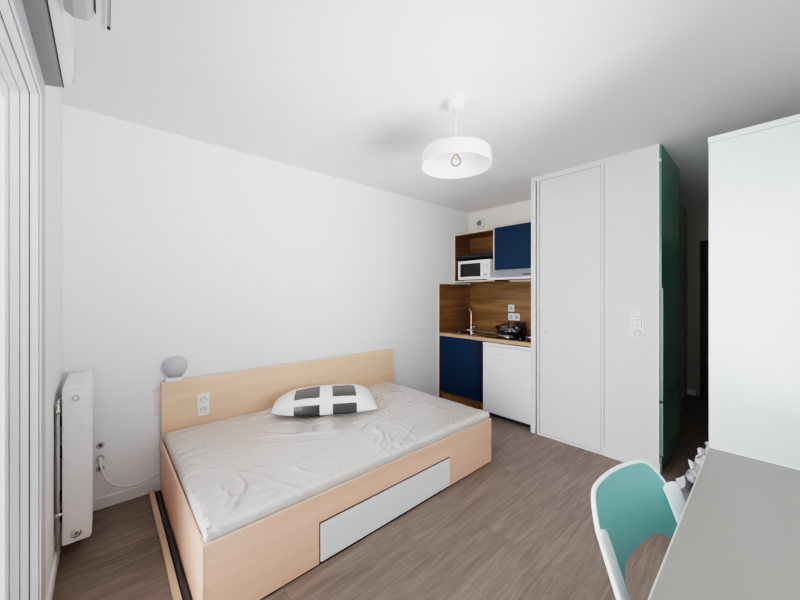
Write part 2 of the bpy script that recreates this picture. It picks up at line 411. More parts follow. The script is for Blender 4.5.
ctrl = [(-.012, YB-.012, .321), (-.012, YB-.035, .315), (-.008, YB-.035, .27), (.01, YB-.03, .20), (.05, YB-.025, .14), (.11, YB-.024, .105), (.18, YB-.024, .10), (.24, YB-.024, .115), (.292, YB-.024, .135)]
def spline(ctrl, n=8):
    P = [Vector(c) for c in ctrl]; P = [P[0]]+P+[P[-1]]; out = []
    for i in range(1, len(P)-2):
        for k in range(n):
            t = k/n; a, b, c, e = P[i-1:i+3]
            out.append(.5*((2*b)+(-a+c)*t+(2*a-5*b+4*c-e)*t*t+(-a+3*b-3*c+e)*t**3))
    out.append(P[-2]); return out
obj('cord', tb(spline(ctrl), .006, 8), M['white'], cb, True)
obj('connector', tb([(-.012, YB-.011, .321), (-.012, YB-.034, .321)], .010, 12), M['white'], cb, True)

# ---------------------------------------------------------------- bed
BX0, BX1, BY0, BY1 = .295, 2.34, 1.505, 2.79
bed = thing('bed', 'light maple storage bed along the white wall with a tall headboard', 'bed', (1.3, 2.15, 0))
obj('headboard', bx(.300, 2.394, BY1, YB-.014, .0, .742, bev=.0015), M['maplez'], bed)
obj('headboard_cap', bx(.299, 2.395, BY1-.002, YB-.013, .742, .752, bev=.002), M['edge'], bed)
# front rail with the drawer opening
f = nb(); dz = .216; dx0, dx1 = .806, 1.826
box(f, BX0, dx0, BY0, BY0+.012, .009, .348); box(f, dx1, BX1, BY0, BY0+.012, .009, .348); box(f, dx0, dx1, BY0, BY0+.012, dz, .348)
obj('front_panel', f, M['maple'], bed)
obj('front_edge_band', bx(BX0, BX1, BY0-.001, BY0+.013, .348, .354, bev=.0015), M['edge'], bed)
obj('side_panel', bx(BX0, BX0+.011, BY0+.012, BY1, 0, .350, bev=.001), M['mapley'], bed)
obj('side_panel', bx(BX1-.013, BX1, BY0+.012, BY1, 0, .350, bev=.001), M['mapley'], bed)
obj('floor_gap_shade', bx(BX0+.004, BX1-.004, BY0+.004, BY0+.011, 0, .0088), M['blackframe'], bed)  # shade of the gap under the front panel, put in as a black strip
obj('corner_edge_band', bx(BX0-.0012, BX0+.004, BY0-.0012, BY0+.003, 0, .354), M['edge'], bed)
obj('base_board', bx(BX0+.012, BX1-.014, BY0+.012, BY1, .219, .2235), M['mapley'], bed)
dr = obj('drawer', bx(dx0+.010, dx1-.006, BY0-.002, BY0+.010, .013, dz-.014, bev=.0015), M['white'], bed)
f = nb(); box(f, dx0+.02, dx1-.02, BY0+.03, BY0+.62, .02, .03); box(f, dx0+.02, dx0+.035, BY0+.03, BY0+.62, .03, .17); box(f, dx1-.035, dx1-.02, BY0+.03, BY0+.62, .03, .17); box(f, dx0+.035, dx1-.035, BY0+.605, BY0+.62, .03, .17)
obj('drawer_box', f, M['white'], dr)
obj('drawer_gap', bx(dx0-.01, dx1+.01, BY0+.0125, BY0+.016, .001, dz-.001), M['blackframe'], bed)
# double socket on the headboard (children of the bed)
ox0, ox1, oz0, oz1 = .512, .590, .468, .628
so = obj('power_socket', bx(ox0, ox1, BY1-.009, BY1-.0005, oz0, oz1, bev=.003), M['white'], bed); so['label'] = 'white double power socket'
for z in (.587, .511):
    obj('socket_ring', lt([(.019, -.002), (.023, -.002), (.023, 0), (.019, 0)], ((ox0+ox1)/2, BY1-.0095, z), 28, 'Y'), M['grey'], so, True)
    f = lt([(0, -.0012), (.004, -.0012), (.004, 0)], ((ox0+ox1)/2-.009, BY1-.0095, z), 12, 'Y')
    lathe(f, [(0, -.0012), (.004, -.0012), (.004, 0)], ((ox0+ox1)/2+.009, BY1-.0095, z), 12, 'Y')
    lathe(f, [(0, -.006), (.003, -.006), (.003, 0)], ((ox0+ox1)/2, BY1-.0095, z+.012), 12, 'Y')
    obj('socket_holes', f, M['dark'], so, True)
# loose wires at the headboard's left edge
lw = thing('loose_wires', 'thin brown wires poking out at the left edge of the headboard', 'wires', (.285, 2.81, .6))
for pts in ([(.298, 2.80, .72), (.285, 2.785, .70), (.262, 2.78, .705), (.250, 2.785, .70)], [(.296, 2.80, .68), (.282, 2.78, .665), (.290, 2.77, .63), (.280, 2.78, .60), (.294, 2.80, .56)],
            [(.272, 2.79, .73), (.28, 2.78, .70), (.296, 2.78, .665), (.298, 2.785, .64)], [(.296, 2.80, .57), (.284, 2.785, .55), (.264, 2.78, .535)], [(.298, 2.79, .60), (.288, 2.775, .585), (.284, 2.78, .53)]):
    obj('wire', tb(spline(pts, 5), .0028, 6), M['edge'], lw, True)

# mattress in its plastic wrap
MX0, MX1, MY0, MY1, MZ0, MZ1 = BX0+.016, BX1-.018, BY0+.018, BY1-.006, .224, .410
def ridge(x, y, s, seed):
    return (1-abs(noise.noise(Vector((x*s, y*s, seed)))*2.2))
def mattress():
    bm = nb(); nx, ny, nr = 250, 160, 9
    # superellipse-like slab: grid on top, rolled edges down the sides
    def edge(t, n):      # returns inset coordinate in [0,1] with clustered rim
        return t
    def top(x, y):
        # wrinkles: long diagonal folds, tight near the pillow and the front edge
        w = 0
        a = math.radians(22); xr = x*math.cos(a)+y*math.sin(a); yr = -x*math.sin(a)+y*math.cos(a)
        wob = noise.noise(Vector((x*2.1, y*2.1, 1.3)))
        f1 = noise.noise(Vector((xr*2.2+wob*.6, yr*11+wob*1.5, 2.2)))
        w += max(0, 1-abs(f1)*10)**1.3*.0095*max(0, .14+noise.noise(Vector((x*1.7, y*1.7, 5))))*2
        f2 = noise.noise(Vector((xr*6+wob*2, yr*4.5-wob*2, 7.7)))
        w += max(0, 1-abs(f2)*8)**1.3*.011*max(0, .09+noise.noise(Vector((x*2.7, y*2.7, 9))))*2
        f3 = noise.noise(Vector((xr*9-wob, yr*16+wob*3, 11)))
        w += max(0, 1-abs(f3)*6)*.0045*max(0, .05+noise.noise(Vector((x*3.3, y*3.3, 14))))*2
        w += noise.noise(Vector((x*3, y*4, 4)))*.004+noise.noise(Vector((x*8, y*9, 3)))*.0008
        return w
    grid = []
    for i in range(nx+1):
        row = []
        for j in range(ny+1):
            u = i/nx; v = j/ny
            x = MX0+(MX1-MX0)*u; y = MY0+(MY1-MY0)*v
            ex = min(x-MX0, MX1-x); ey = min(y-MY0, MY1-y); R = .026
            dx = max(0, R-ex)/R; dy = max(0, R-ey)/R; q = min(1, math.hypot(dx, dy))
            drop = R*(1-math.sqrt(max(0, 1-q*q)))*1.0
            crown = .016*math.sin(PI*min(1, max(0, u)))**.6*math.sin(PI*v)**.6
            z = MZ1-drop+crown+top(x, y)*(1-q*.5)
            # film bunched up along the front and left edge
            fr = max(0, 1-(y-MY0)/.055); lf = max(0, 1-(x-MX0)/.05)
            z += fr*(.006*noise.noise(Vector((x*38, y*20, 1)))+.004*noise.noise(Vector((x*90, y*30, 4))))
            z += lf*(.003*noise.noise(Vector((x*30, y*22, 2)))+(.010*noise.noise(Vector((x*60, y*70, 2))) if y < MY0+.25 else 0))
            row.append(bm.verts.new((x, y, z)))
        grid.append(row)
    for i in range(nx):
        for j in range(ny): bm.faces.new((grid[i][j], grid[i+1][j], grid[i+1][j+1], grid[i][j+1]))
    # skirt: walk the rim and drop it to the base
    rim = [grid[i][0] for i in range(nx+1)]+[grid[nx][j] for j in range(1, ny+1)]+[grid[i][ny] for i in range(nx-1, -1, -1)]+[grid[0][j] for j in range(ny-1, 0, -1)]
    prev = rim
    for k in range(1, 7):
        ring = []
        for v in rim:
            z = v.co.z+(MZ0-v.co.z)*k/6
            p = Vector((v.co.x, v.co.y, z))
            nrm = Vector(((-1 if v.co.x < MX0+1e-4 else 1 if v.co.x > MX1-1e-4 else 0), (-1 if v.co.y < MY0+1e-4 else 0), 0))
            s = p.x if nrm.y else p.y
            p += nrm*.0035*noise.noise(Vector((s*40, z*25, 8)))
            ring.append(bm.verts.new(p))
        n = len(rim)
        for t in range(n): bm.faces.new((prev[t], prev[(t+1) % n], ring[(t+1) % n], ring[t]))
        prev = ring
    bm.faces.new(prev)
    return bm
ma = thing('mattress', 'beige mattress still wrapped in shiny wrinkled clear plastic on the bed', 'mattress', (1.3, 2.15, MZ0))
obj('wrapped_body', mattress(), M['film'], ma, True)
# bunched film along the front edge
def film_roll():
    bm = nb(); m_ = 10
    L1 = MX1-MX0; path = []
    n1, n2 = 420, 110
    for i in range(n2+1): path.append(('L', MY0+.42*(1-i/n2)))         # down the left side to the corner
    for i in range(n1+1): path.append(('F', MX0+L1*i/n1))               # along the front
    rows = []
    for side, c in path:
        q = (c-MX0) if side == 'F' else -(c-MY0)
        near = max(0, 1-abs(q)/.14)                                     # tight gathers at the corner
        amp = .5+.8*abs(noise.noise(Vector((q*3.1, 0, 6))))*1.6+1.0*near
        fade = 1 if side == 'F' else min(1, (MY0+.42-c)/.12)
        row = []
        for j in range(m_+1):
            t = j/m_
            inn = -.002+.013*max(0, (t-.75)/.25)**1.5                     # folds back over the top edge
            inn -= (.006*math.sin(PI*min(1, t*1.1))+.005*amp*(noise.noise(Vector((q*48+t*5, t*2.5, 3)))+.5*noise.noise(Vector((q*110, t*5, 9)))))*fade
            z = .356+.052*t+.009*amp*noise.noise(Vector((q*32+t*3, t*3, 1)))*math.sin(PI*t)
            if side == 'F': p = (c+(.004 if c > MX1-.01 else 0), MY0+max(inn, -.014), z)
            else: p = (MX0+max(inn, -.012), c, z)
            row.append(bm.verts.new(p))
        rows.append(row)
    for a, b in zip(rows, rows[1:]):
        for j in range(m_): bm.faces.new((a[j], b[j], b[j+1], a[j+1]))
    return bm
obj('bunched_film', film_roll(), M['filmwhite'], ma, True)

# pillow in clear bag: two by two dark rectangles
def pillow_mat():
    m = film_mat('pillow_print', (.8, .8, .8), .12, .7, 12)
    n = m.node_tree.nodes; l = m.node_tree.links; b = n['Principled BSDF']; b.inputs['Coat Weight'].default_value = .45
    uv = n.new('ShaderNodeUVMap'); uv.uv_map = 'UVMap'; sp = n.new('ShaderNodeSeparateXYZ'); l.new(uv.outputs[0], sp.inputs[0])
    def band(o, a, c):
        g1 = n.new('ShaderNodeMath'); g1.operation = 'GREATER_THAN'; g1.inputs[1].default_value = a; l.new(o, g1.inputs[0])
        g2 = n.new('ShaderNodeMath'); g2.operation = 'LESS_THAN'; g2.inputs[1].default_value = c; l.new(o, g2.inputs[0])
        mu = n.new('ShaderNodeMath'); mu.operation = 'MULTIPLY'; l.new(g1.outputs[0], mu.inputs[0]); l.new(g2.outputs[0], mu.inputs[1]); return mu.outputs[0]
    def op(o, a, b_):
        mu = n.new('ShaderNodeMath'); mu.operation = o; l.new(a, mu.inputs[0]); l.new(b_, mu.inputs[1]); return mu.outputs[0]
    ux = op('MAXIMUM', band(sp.outputs[0], .21, .45), band(sp.outputs[0], .57, .80))
    vy = op('MAXIMUM', band(sp.outputs[1], -.01, .035), band(sp.outputs[1], .13, .60))
    k = op('MULTIPLY', ux, vy)
    mx = n.new('ShaderNodeMix'); mx.data_type = 'RGBA'; mx.inputs[6].default_value = (.84, .84, .85, 1); mx.inputs[7].default_value = (.028, .03, .03, 1)
    l.new(k, mx.inputs[0]); l.new(mx.outputs[2], b.inputs['Base Color'])
    return m
def pillow():
    bm = nb(); uvl = bm.loops.layers.uv.new('UVMap'); nu, nv = 90, 60
    L, W, T = .79, .44, .195
    top, bot = [], []
    def pt(u, v, s):
        a = 2*u-1; b = 2*v-1
        k = (max(0, 1-abs(a)**(2.2 if a < 0 else 4))**.5)*(max(0, 1-abs(b)**3.0)**.5)
        pinch = 1-.10*(1-abs(a)**2)*abs(b)**4
        x = a*L/2*(1-.05*(1-b*b)*abs(a)**6*0); y = b*W/2*(1-(.42 if a < 0 else .06)*abs(a)**2.6)
        z = T*.5*k*s*(1.35 if s > 0 else .45)
        if s > 0: z += k*(.006*noise.noise(Vector((u*7, v*4, 3)))+.003*noise.noise(Vector((u*22, v*16, 5))))
        return (x, y*pinch, z+T*.225)
    for i in range(nu+1):
        top.append([bm.verts.new(pt(i/nu, j/nv, 1)) for j in range(nv+1)])
        bot.append([bm.verts.new(pt(i/nu, j/nv, -1)) for j in range(nv+1)])
    for G, tp in ((top, 1), (bot, 0)):
        for i in range(nu):
            for j in range(nv):
                f = bm.faces.new((G[i][j], G[i+1][j], G[i+1][j+1], G[i][j+1]))
                for lo, (a, b) in zip(f.loops, ((i, j), (i+1, j), (i+1, j+1), (i, j+1))):
                    lo[uvl].uv = (a/nu, b/nv if tp else (0.0 if j < nv*.35 else 2.0))
    bmesh.ops.remove_doubles(bm, verts=bm.verts, dist=.0004)
    return bm
pw = thing('pillow', 'white pillow with dark rectangles in clear plastic on the mattress', 'pillow', (0, 0, 0))
obj('cushion', pillow(), pillow_mat(), pw, True)
tailbm = nb()
for k in range(6):
    a = -.5+k*.2
    tube(tailbm, [(.355, .0, .07), (.385, .012*math.sin(k*2), .072+.006*math.cos(k*3)), (.41+.01*(k % 3), .035*a, .07+.012*math.sin(k))], [.004, .003, .007], 6)
obj('bag_knot', tailbm, M['bag'], pw, True)
pw.location = (1.335, 2.395, MZ1+.020); pw.rotation_euler = (0, 0, math.radians(-29))

# globe lamp on the headboard
gl = thing('globe_lamp', 'small frosted globe lamp with white base on the headboard corner', 'lamp', (.372, 2.812-.012, .752))
gx, gy = .374, 2.800
obj('base', lt([(0, 0), (.052, 0), (.055, .004), (.055, .018), (.048, .026), (0, .026)], (gx, gy-.002, .7525), 40), M['white'], gl, 'auto')
pf = [(0, .027)]+[(.073*math.sin(a), .097-.073*math.cos(a)) for a in [PI*(.14+.86*k/24) for k in range(25)]]
obj('globe', lt(pf, (gx+.006, gy-.004, .7525), 40), M['globe'], gl, True)
obj('inner_ring', lt([(.030, .026), (.046, .026), (.044, .034), (.030, .034)], (gx+.006, gy-.004, .7525), 32), M['grey'], gl, True)

# battens on the floor along the bed
bt = obj('wooden_batten', bx(.232, .258, 1.05, 2.812, .0, .028, bev=.002), M['batten'])
tag(bt, 'thin pale wooden batten lying on the floor left of the bed', 'batten')
po = thing('dark_pole', 'long dark grey tube lying on the floor against the bed side', 'pole', (.275, 1.9, 0))
obj('tube', tb([(.272, 1.15, .0145), (.276, 2.75, .0145)], .014, 16), M['pole'], po, 'auto')
obj('end_cap', tb([(.276, 2.75, .0145), (.276, 2.757, .0145)], .0143, 16), M['dark'], po, 'auto')

# ---------------------------------------------------------------- pendant lamp
px, py = 1.540, 1.228
pd = thing('pendant_lamp', 'white drum pendant lamp hanging from the ceiling on a short rod', 'lamp', (px, py, H))
obj('ceiling_rose', lt([(0, H), (.060, H), (.062, H-.004), (.052, H-.008), (.050, H-.045), (.040, H-.060), (0, H-.062)], (px, py, 0), 40), M['shade'], pd, 'auto')
obj('rod', tb([(px, py, H-.058), (px, py, 2.215)], .007, 16), M['shade'], pd, True)
R = .205
prof = [(.0, 2.222), (.034, 2.221), (.040, 2.212), (R-.040, 2.206), (R-.018, 2.200), (R-.006, 2.186), (R, 2.108), (R-.003, 2.106), (R-.006, 2.108), (R-.012, 2.184), (R-.022, 2.196), (R-.042, 2.201), (.0, 2.205)]
obj('shade', lt(prof, (px, py, 0), 72), M['shade'], pd, 'auto')
obj('bulb_socket', lt([(0, 2.206), (.020, 2.206), (.020, 2.182), (.014, 2.178), (0, 2.178)], (px, py, 0), 24), M['shade'], pd, 'auto')
bp_ = [(.013, 2.180), (.016, 2.168)]+[(.031*math.sin(a), 2.138+.031*math.cos(a)) for a in [.6+(PI-.6)*k/14 for k in range(15)]]
bl = obj('light_bulb', lt(bp_, (px, py, 0), 28), M['bulb'], pd, True)
obj('filament', tb([(px-.008, py, 2.18), (px-.010, py, 2.14), (px, py+.004, 2.155), (px+.010, py, 2.14), (px+.008, py, 2.18)], .0015, 6), M['brass'], bl)
obj('bulb_cap', lt([(0, 2.19), (.014, 2.19), (.014, 2.172), (0, 2.172)], (px, py, 0), 20), M['brass'], bl, True)

# ---------------------------------------------------------------- kitchenette
KF = 3.187                                  # worktop front
KY0, KY1, KM, KB = 1.576, 2.808, 2.209, 2.172
# side panel
sp_ = thing('kitchen_side_panel', 'oak side panel with pale edge closing the kitchenette on the left', 'panel', (3.5, 2.82, 0))
obj('panel', bx(KF+.004, XK-.001, 2.811, 2.832, 0, 1.488), M['oakx'], sp_)
f = nb(); box(f, KF, KF+.004, 2.811, 2.832, 0, 1.491); box(f, KF+.004, XK-.001, 2.811, 2.832, 1.488, 1.491)
obj('edge_band', f, M['creamedge'], sp_)
bs = obj('backsplash', bx(XK-.013, XK-.001, KY0, 2.810, 0, 1.513), M['oak'])
tag(bs, 'oak-look splashback panel behind the kitchenette worktop', 'backsplash')
# worktop
wt = thing('worktop', 'oak laminate worktop over the blue cabinet and the fridge', 'worktop', (3.5, 2.2, .83))
obj('slab', bx(KF+.003, XK-.014, KY0, 2.810, .832, .870), M['oak'], wt)
obj('front_edge', bx(KF, KF+.003, KY0, 2.810, .832, .870), M['oakedge'], wt)
# base cabinet
bc = thing('base_cabinet', 'blue kitchen base cabinet under the sink with oak plinth', 'cabinet', (3.5, 2.5, 0))
f = nb(); box(f, KF+.03, XK-.014, KB+.004, KB+.022, .0, .830); box(f, KF+.03, XK-.014, 2.790, 2.809, .0, .830); box(f, KF+.03, XK-.014, KB+.022, 2.790, .125, .143); box(f, XK-.03, XK-.014, KB+.022, 2.790, .143, .83)
obj('carcass', f, M['oakx'], bc)
dr = obj('door', bx(KF+.010, KF+.028, KB+.055, 2.806, .130, .822, bev=.001), M['blue'], bc)
obj('door_edge', bx(KF+.012, KF+.029, KB+.006, KB+.053, .130, .822), M['bluedark'], bc)
obj('handle', bx(KF+.002, KF+.010, KB+.075, KB+.093, .60, .80, bev=.003), M['bluedark'], dr)
obj('plinth', bx(KF+.045, KF+.06, KB+.022, 2.790, 0, .120), M['oak'], bc)
# fridge
fr = thing('fridge', 'white under-counter fridge beside the blue base cabinet', 'fridge', (3.5, 1.9, 0))
FY0, FY1 = 1.580, 2.164
obj('body', bx(KF+.058, XK-.02, FY0, FY1, .03, .818, bev=.004), M['fridge'], fr)
dr = obj('door', bx(KF+.008, KF+.052, FY0, FY1, .045, .782, bev=.006, seg=3), M['fridge'], fr, 'auto')
obj('top_trim', bx(KF+.004, KF+.07, FY0-.001, FY1+.001, .790, .820, bev=.004), M['fridge'], fr)
f = nb(); box(f, KF+.02, KF+.058, FY0+.005, FY1-.005, .782, .790)
obj('handle_groove', f, M['grey'], fr)
obj('hinge', bx(KF+.004, KF+.01, FY0+.006, FY0+.022, .780, .790), M['dark'], dr)
obj('badge', bx(KF+.0065, KF+.0085, FY0+.315, FY0+.385, .705, .712), M['grey'], dr)
obj('plinth_grille', bx(KF+.04, KF+.06, FY0+.01, FY1-.01, .004, .04), M['dark'], fr)
for sy in (FY0+.04, FY1-.04):
    obj('foot', lt([(0, 0), (.016, 0), (.016, .012), (.010, .014), (.010, .031), (0, .031)], (XK-.08, sy, 0), 16), M['dark'], fr, True)
# sink set into the worktop
sk = thing('sink', 'stainless steel inset sink at the left of the worktop', 'sink', (3.5, 2.5, .87))
f = nb(); z0 = .8702
def frame_rect(f, x0, x1, y0, y1, w, z0, z1):
    box(f, x0, x1, y0, y0+w, z0, z1); box(f, x0, x1, y1-w, y1, z0, z1); box(f, x0, x0+w, y0+w, y1-w, z0, z1); box(f, x1-w, x1, y0+w, y1-w, z0, z1)
frame_rect(f, 3.27, 3.70, 2.27, 2.74, .022, z0, z0+.006)
obj('rim', f, M['steel'], sk)
obj('bowl', bx(3.292, 3.688, 2.292, 2.718, z0, z0+.002), M['blackglass'], sk)
obj('drain', lt([(0, 0), (.032, 0), (.032, .003), (.02, .004), (0, .002)], (3.40, 2.47, z0+.002), 28), M['chrome'], sk, True)
obj('overflow_cap', lt([(0, 0), (.018, 0), (.018, .008), (0, .010)], (3.40, 2.66, z0+.002), 20), M['chrome'], sk, True)
# faucet
fa = thing('faucet', 'tall chrome swan-neck faucet behind the sink', 'faucet', (3.73, 2.64, .87))
fx, fy = 3.735, 2.715
obj('base', lt([(0, 0), (.026, 0), (.026, .008), (.018, .014), (.018, .05), (0, .052)], (fx, fy, .8702), 24), M['chrome'], fa, 'auto')
obj('spout', tb(spline([(fx, fy, .91), (fx, fy, 1.02), (fx, fy, 1.13), (fx-.02, fy-.012, 1.175), (fx-.06, fy-.03, 1.188), (fx-.10, fy-.045, 1.165), (fx-.11, fy-.05, 1.13)], 6), .009, 12), M['nickel'], fa, True)
obj('lever', tb([(fx, fy-.015, .90), (fx-.01, fy-.06, .925)], .006, 10), M['chrome'], fa, True)
# hob
hb = thing('hob', 'black two-plate electric hob on the right of the worktop', 'hob', (3.5, 1.85, .87))
obj('glass', bx(3.262, 3.76, 1.605, 2.19, z0, z0+.008, bev=.002), M['blackglass'], hb)
for (x, y, r) in ((3.62, 1.80, .085), (3.42, 1.98, .072)):
    p = obj('hotplate', lt([(0, 0), (r, 0), (r, .006), (r-.008, .010), (0, .009)], (x, y, z0+.008), 40), M['dark'], hb, 'auto')
    obj('plate_ring', lt([(r, 0), (r+.004, 0), (r+.004, .004), (r, .004)], (x, y, z0+.008), 40), M['steel'], p)
for k in range(2):
    obj('knob', lt([(0, 0), (.018, 0), (.015, .018), (0, .019)], (3.31, 1.70+.07*k, z0+.008), 24), M['dark'], hb, 'auto')
# crumpled things left on the hob
def crumple(cx, cy, z, rx, ry, h, seed, sub=4, amp=.35):
    bm = nb(); bmesh.ops.create_icosphere(bm, subdivisions=sub, radius=1)
    for v in bm.verts:
        n = v.co.normalized(); q = Vector((n.x*1.6+seed, n.y*1.6, n.z*1.6))
        k = 1+amp*noise.noise(q*1.3)+amp*.5*(abs(noise.noise(q*3))*2-.4)+amp*.3*noise.noise(q*7)
        p = n*k
        v.co = Vector((cx+p.x*rx, cy+p.y*ry, z+max(0, (p.z*.5+.42))*h))
    return bm
bb = obj('crumpled_bag', crumple(3.56, 2.05, z0+.0195, .09, .15, .12, 3.3), M['blackbag'], None, True)
tag(bb, 'crumpled black plastic bag heaped on the back of the hob', 'bag')
b2 = obj('black_tray', prism([(1.97, z0+.02), (2.11, z0+.02), (2.09, z0+.15), (1.98, z0+.15)], 'X', 3.765, 3.825), M['dark'])
tag(b2, 'dark box standing at the back of the hob under the sockets', 'box')
b3 = obj('paper_leaflet', crumple(3.335, 1.98, z0+.020, .028, .075, .016, 9.1, amp=.8), M['blackbag2'], None, True)
tag(b3, 'crumpled shiny wrapper lying on the front of the hob', 'wrapper')
# wall sockets above the worktop
def sock(ya, yb, za, zb, nn, label):
    t = thing('wall_socket', label, 'socket', (XK-.013, (ya+yb)/2, za))
    obj('plate', bx(XK-.022, XK-.0135, ya, yb, za, zb, bev=.002), M['white'], t)
    for k in range(nn):
        cy = ya+(yb-ya)*(k+.5)/nn
        obj('socket_face', lt([(0, -.0005), (.022, -.0005), (.024, -.002), (.026, 0)], (XK-.022, cy, (za+zb)/2), 24, 'X'), M['grey'], t, True)
sock(2.135, 2.215, 1.140, 1.225, 1, 'single white socket, the upper one on the oak splashback')
sock(2.065, 2.215, 1.030, 1.115, 2, 'double white socket, the lower one on the oak splashback')
# open shelf cabinet with microwave
sc = thing('shelf_cabinet', 'open oak wall cabinet above the sink holding the microwave', 'cabinet', (3.6, 2.5, 1.515))
UX = 3.506
f = nb(); box(f, UX+.003, XK-.001, 2.811, 2.830, 1.515, 2.148); box(f, UX+.003, XK-.001, KM, KM+.018, 1.515, 2.148); box(f, UX+.003, XK-.001, KM+.018, 2.811, 1.515, 1.533); box(f, UX+.003, XK-.001, KM+.018, 2.811, 2.130, 2.148)
obj('carcass', f, M['oakx'], sc)
obj('back_panel', bx(XK-.012, XK-.001, KM+.018, 2.811, 1.533, 2.130), M['oak'], sc)
f = nb(); box(f, UX, UX+.003, 2.811, 2.830, 1.515, 2.148); box(f, UX, UX+.003, KM, KM+.018, 1.515, 2.148); box(f, UX, UX+.003, KM+.018, 2.811, 1.515, 1.533); box(f, UX, UX+.003, KM+.018, 2.811, 2.138, 2.148)
obj('front_edge', f, M['creamedge'], sc)
obj('shelf', bx(UX+.005, XK-.012, KM+.018, 2.811, 1.822, 1.868), M['shelfshade'], sc)  # made thicker and black to take in the shadow beneath
# microwave
mw = thing('microwave', 'white microwave oven with black window in the open oak cabinet', 'microwave', (3.6, 2.5, 1.533))
mx_, my0, my1, mz0, mz1 = 3.485, 2.262, 2.742, 1.545, 1.785
obj('body', bx(mx_+.012, XK-.03, my0, my1, mz0, mz1, bev=.004), M['white'], mw)
dr = obj('door', bx(mx_, mx_+.012, my0+.12, my1, mz0, mz1, bev=.003), M['white'], mw)
obj('window', bx(mx_-.002, mx_+.001, my0+.132, my1-.035, mz0+.035, mz1-.035, bev=.0005), M['blackglass'], dr)
pn = obj('control_panel', bx(mx_, mx_+.012, my0, my0+.118, mz0, mz1, bev=.003), M['white'], mw)
obj('dial', lt([(.014, -.012), (.024, -.010), (.026, 0), (.014, 0)], (mx_, my0+.058, mz0+.055), 28, 'X'), M['grey'], pn, True)
f = nb()
for k in range(3):
    for q in range(3): box(f, mx_-.002, mx_+.001, my0+.022+q*.026, my0+.039+q*.026, mz0+.115+k*.028, mz0+.127+k*.028)
obj('buttons', f, M['grey'], pn)
for sy in (my0+.04, my1-.04):
    for sx in (mx_+.04, XK-.07): obj('foot', lt([(0, 0), (.011, 0), (.011, .012), (0, .012)], (sx, sy, 1.5332), 12), M['dark'], mw)
# blue wall cabinet
bwc = thing('wall_cabinet', 'blue kitchen wall cabinet above the extractor hood', 'cabinet', (3.6, 1.9, 1.64))
obj('carcass', bx(UX+.004, XK-.001, KY0, KM-.001, 1.650, 2.148), M['creamedge'], bwc)
dr = obj('door', bx(UX-.016, UX+.003, KY0+.002, KM-.004, 1.648, 2.150, bev=.001), M['blue'], bwc)
obj('door_edge', bx(UX-.014, UX+.004, KM-.0035, KM+.0005, 1.648, 2.150), M['white'], bwc)
# extractor hood
hd = thing('extractor_hood', 'slim silver-white extractor hood under the blue wall cabinet', 'hood', (3.6, 1.9, 1.53))
obj('body', prism([(XK-.002, 1.648), (UX, 1.648), (3.375, 1.548), (3.375, 1.540), (XK-.002, 1.540)], 'Y', KY0, KM-.002), M['hood'], hd)
obj('front_visor', bx(3.352, 3.378, KY0, KM+.002, 1.526, 1.546, bev=.002), M['white'], hd)
obj('filter_grille', bx(3.40, XK-.05, KY0+.03, KM-.03, 1.530, 1.539), M['grey'], hd)
obj('switch_slot', bx(3.40, 3.404, KY0+.05, KY0+.22, 1.571, 1.582), M['dark'], hd)
# round extract vent high on the wall
vt = thing('round_vent', 'round white extract vent on the wall above the open oak cabinet', 'vent', (XK, 2.653, 2.25))
obj('ring', lt([(.050, -.022), (.066, -.018), (.078, -.004), (.078, 0), (.050, 0)], (XK-.0005, 2.653, 2.327), 40, 'X'), M['white'], vt, True)
obj('dial', lt([(0, -.006), (.050, -.006), (.050, 0)], (XK-.0005, 2.653, 2.327), 32, 'X'), M['grey'], vt)
f = nb()
for k in range(3): box(f, XK-.016, XK-.006, 2.634+.0, 2.690, 2.312+.016*k, 2.320+.016*k)
obj('outline', lt([(.0765, -.007), (.0805, -.006), (.0805, 0), (.0765, 0)], (XK-.0005, 2.653, 2.327), 40, 'X'), M['grey'], vt, True)
obj('shutter_blades', f, M['dark'], vt)

# ---------------------------------------------------------------- switches on the closet wall
sw = thing('switch_plate', 'white vertical plate with two switches and a socket on the closet wall', 'switch', (XC, .698, 1.02))
obj('plate', bx(XC-.009, XC-.0005, .656, .740, 1.015, 1.245, bev=.003), M['white'], sw)
f = nb(); box(f, XC-.0095, XC-.009, .669, .727, 1.179, 1.235); box(f, XC-.0095, XC-.009, .669, .727, 1.105, 1.161); box(f, XC-.0095, XC-.009, .669, .727, 1.028, 1.084)
obj('module_gaps', f, M['gap'], sw)
obj('socket_module', bx(XC-.0105, XC-.009, .6705, .7255, 1.0295, 1.0825), M['white'], sw)
obj('rocker', bx(XC-.014, XC-.009, .672, .724, 1.182, 1.232, bev=.002), M['white'], sw)
for y in (.6725, .6995): obj('rocker', bx(XC-.014, XC-.009, y, y+.0245, 1.108, 1.158, bev=.002), M['white'], sw)
s_ = obj('socket_ring', lt([(.019, -.004), (.025, -.003), (.025, 0), (.019, 0)], (XC-.0105, .698, 1.056), 32, 'X'), M['grey'], sw, True)
f = lt([(0, -.001), (.004, -.001), (.004, 0)], (XC-.011, .689, 1.054), 12, 'X'); lathe(f, [(0, -.001), (.004, -.001), (.004, 0)], (XC-.011, .707, 1.054), 12, 'X'); lathe(f, [(0, -.008), (.003, -.008), (.003, 0)], (XC-.011, .698, 1.066), 12, 'X')
obj('socket_holes', f, M['dark'], s_)
# little clip on the corner
cl = obj('corner_clip', bx(XC-.012, XC+.016, YG-.016, YG+.012, 2.365, 2.385, bev=.003), M['white'])
tag(cl, 'tiny white plastic clip high on the closet corner', 'clip')

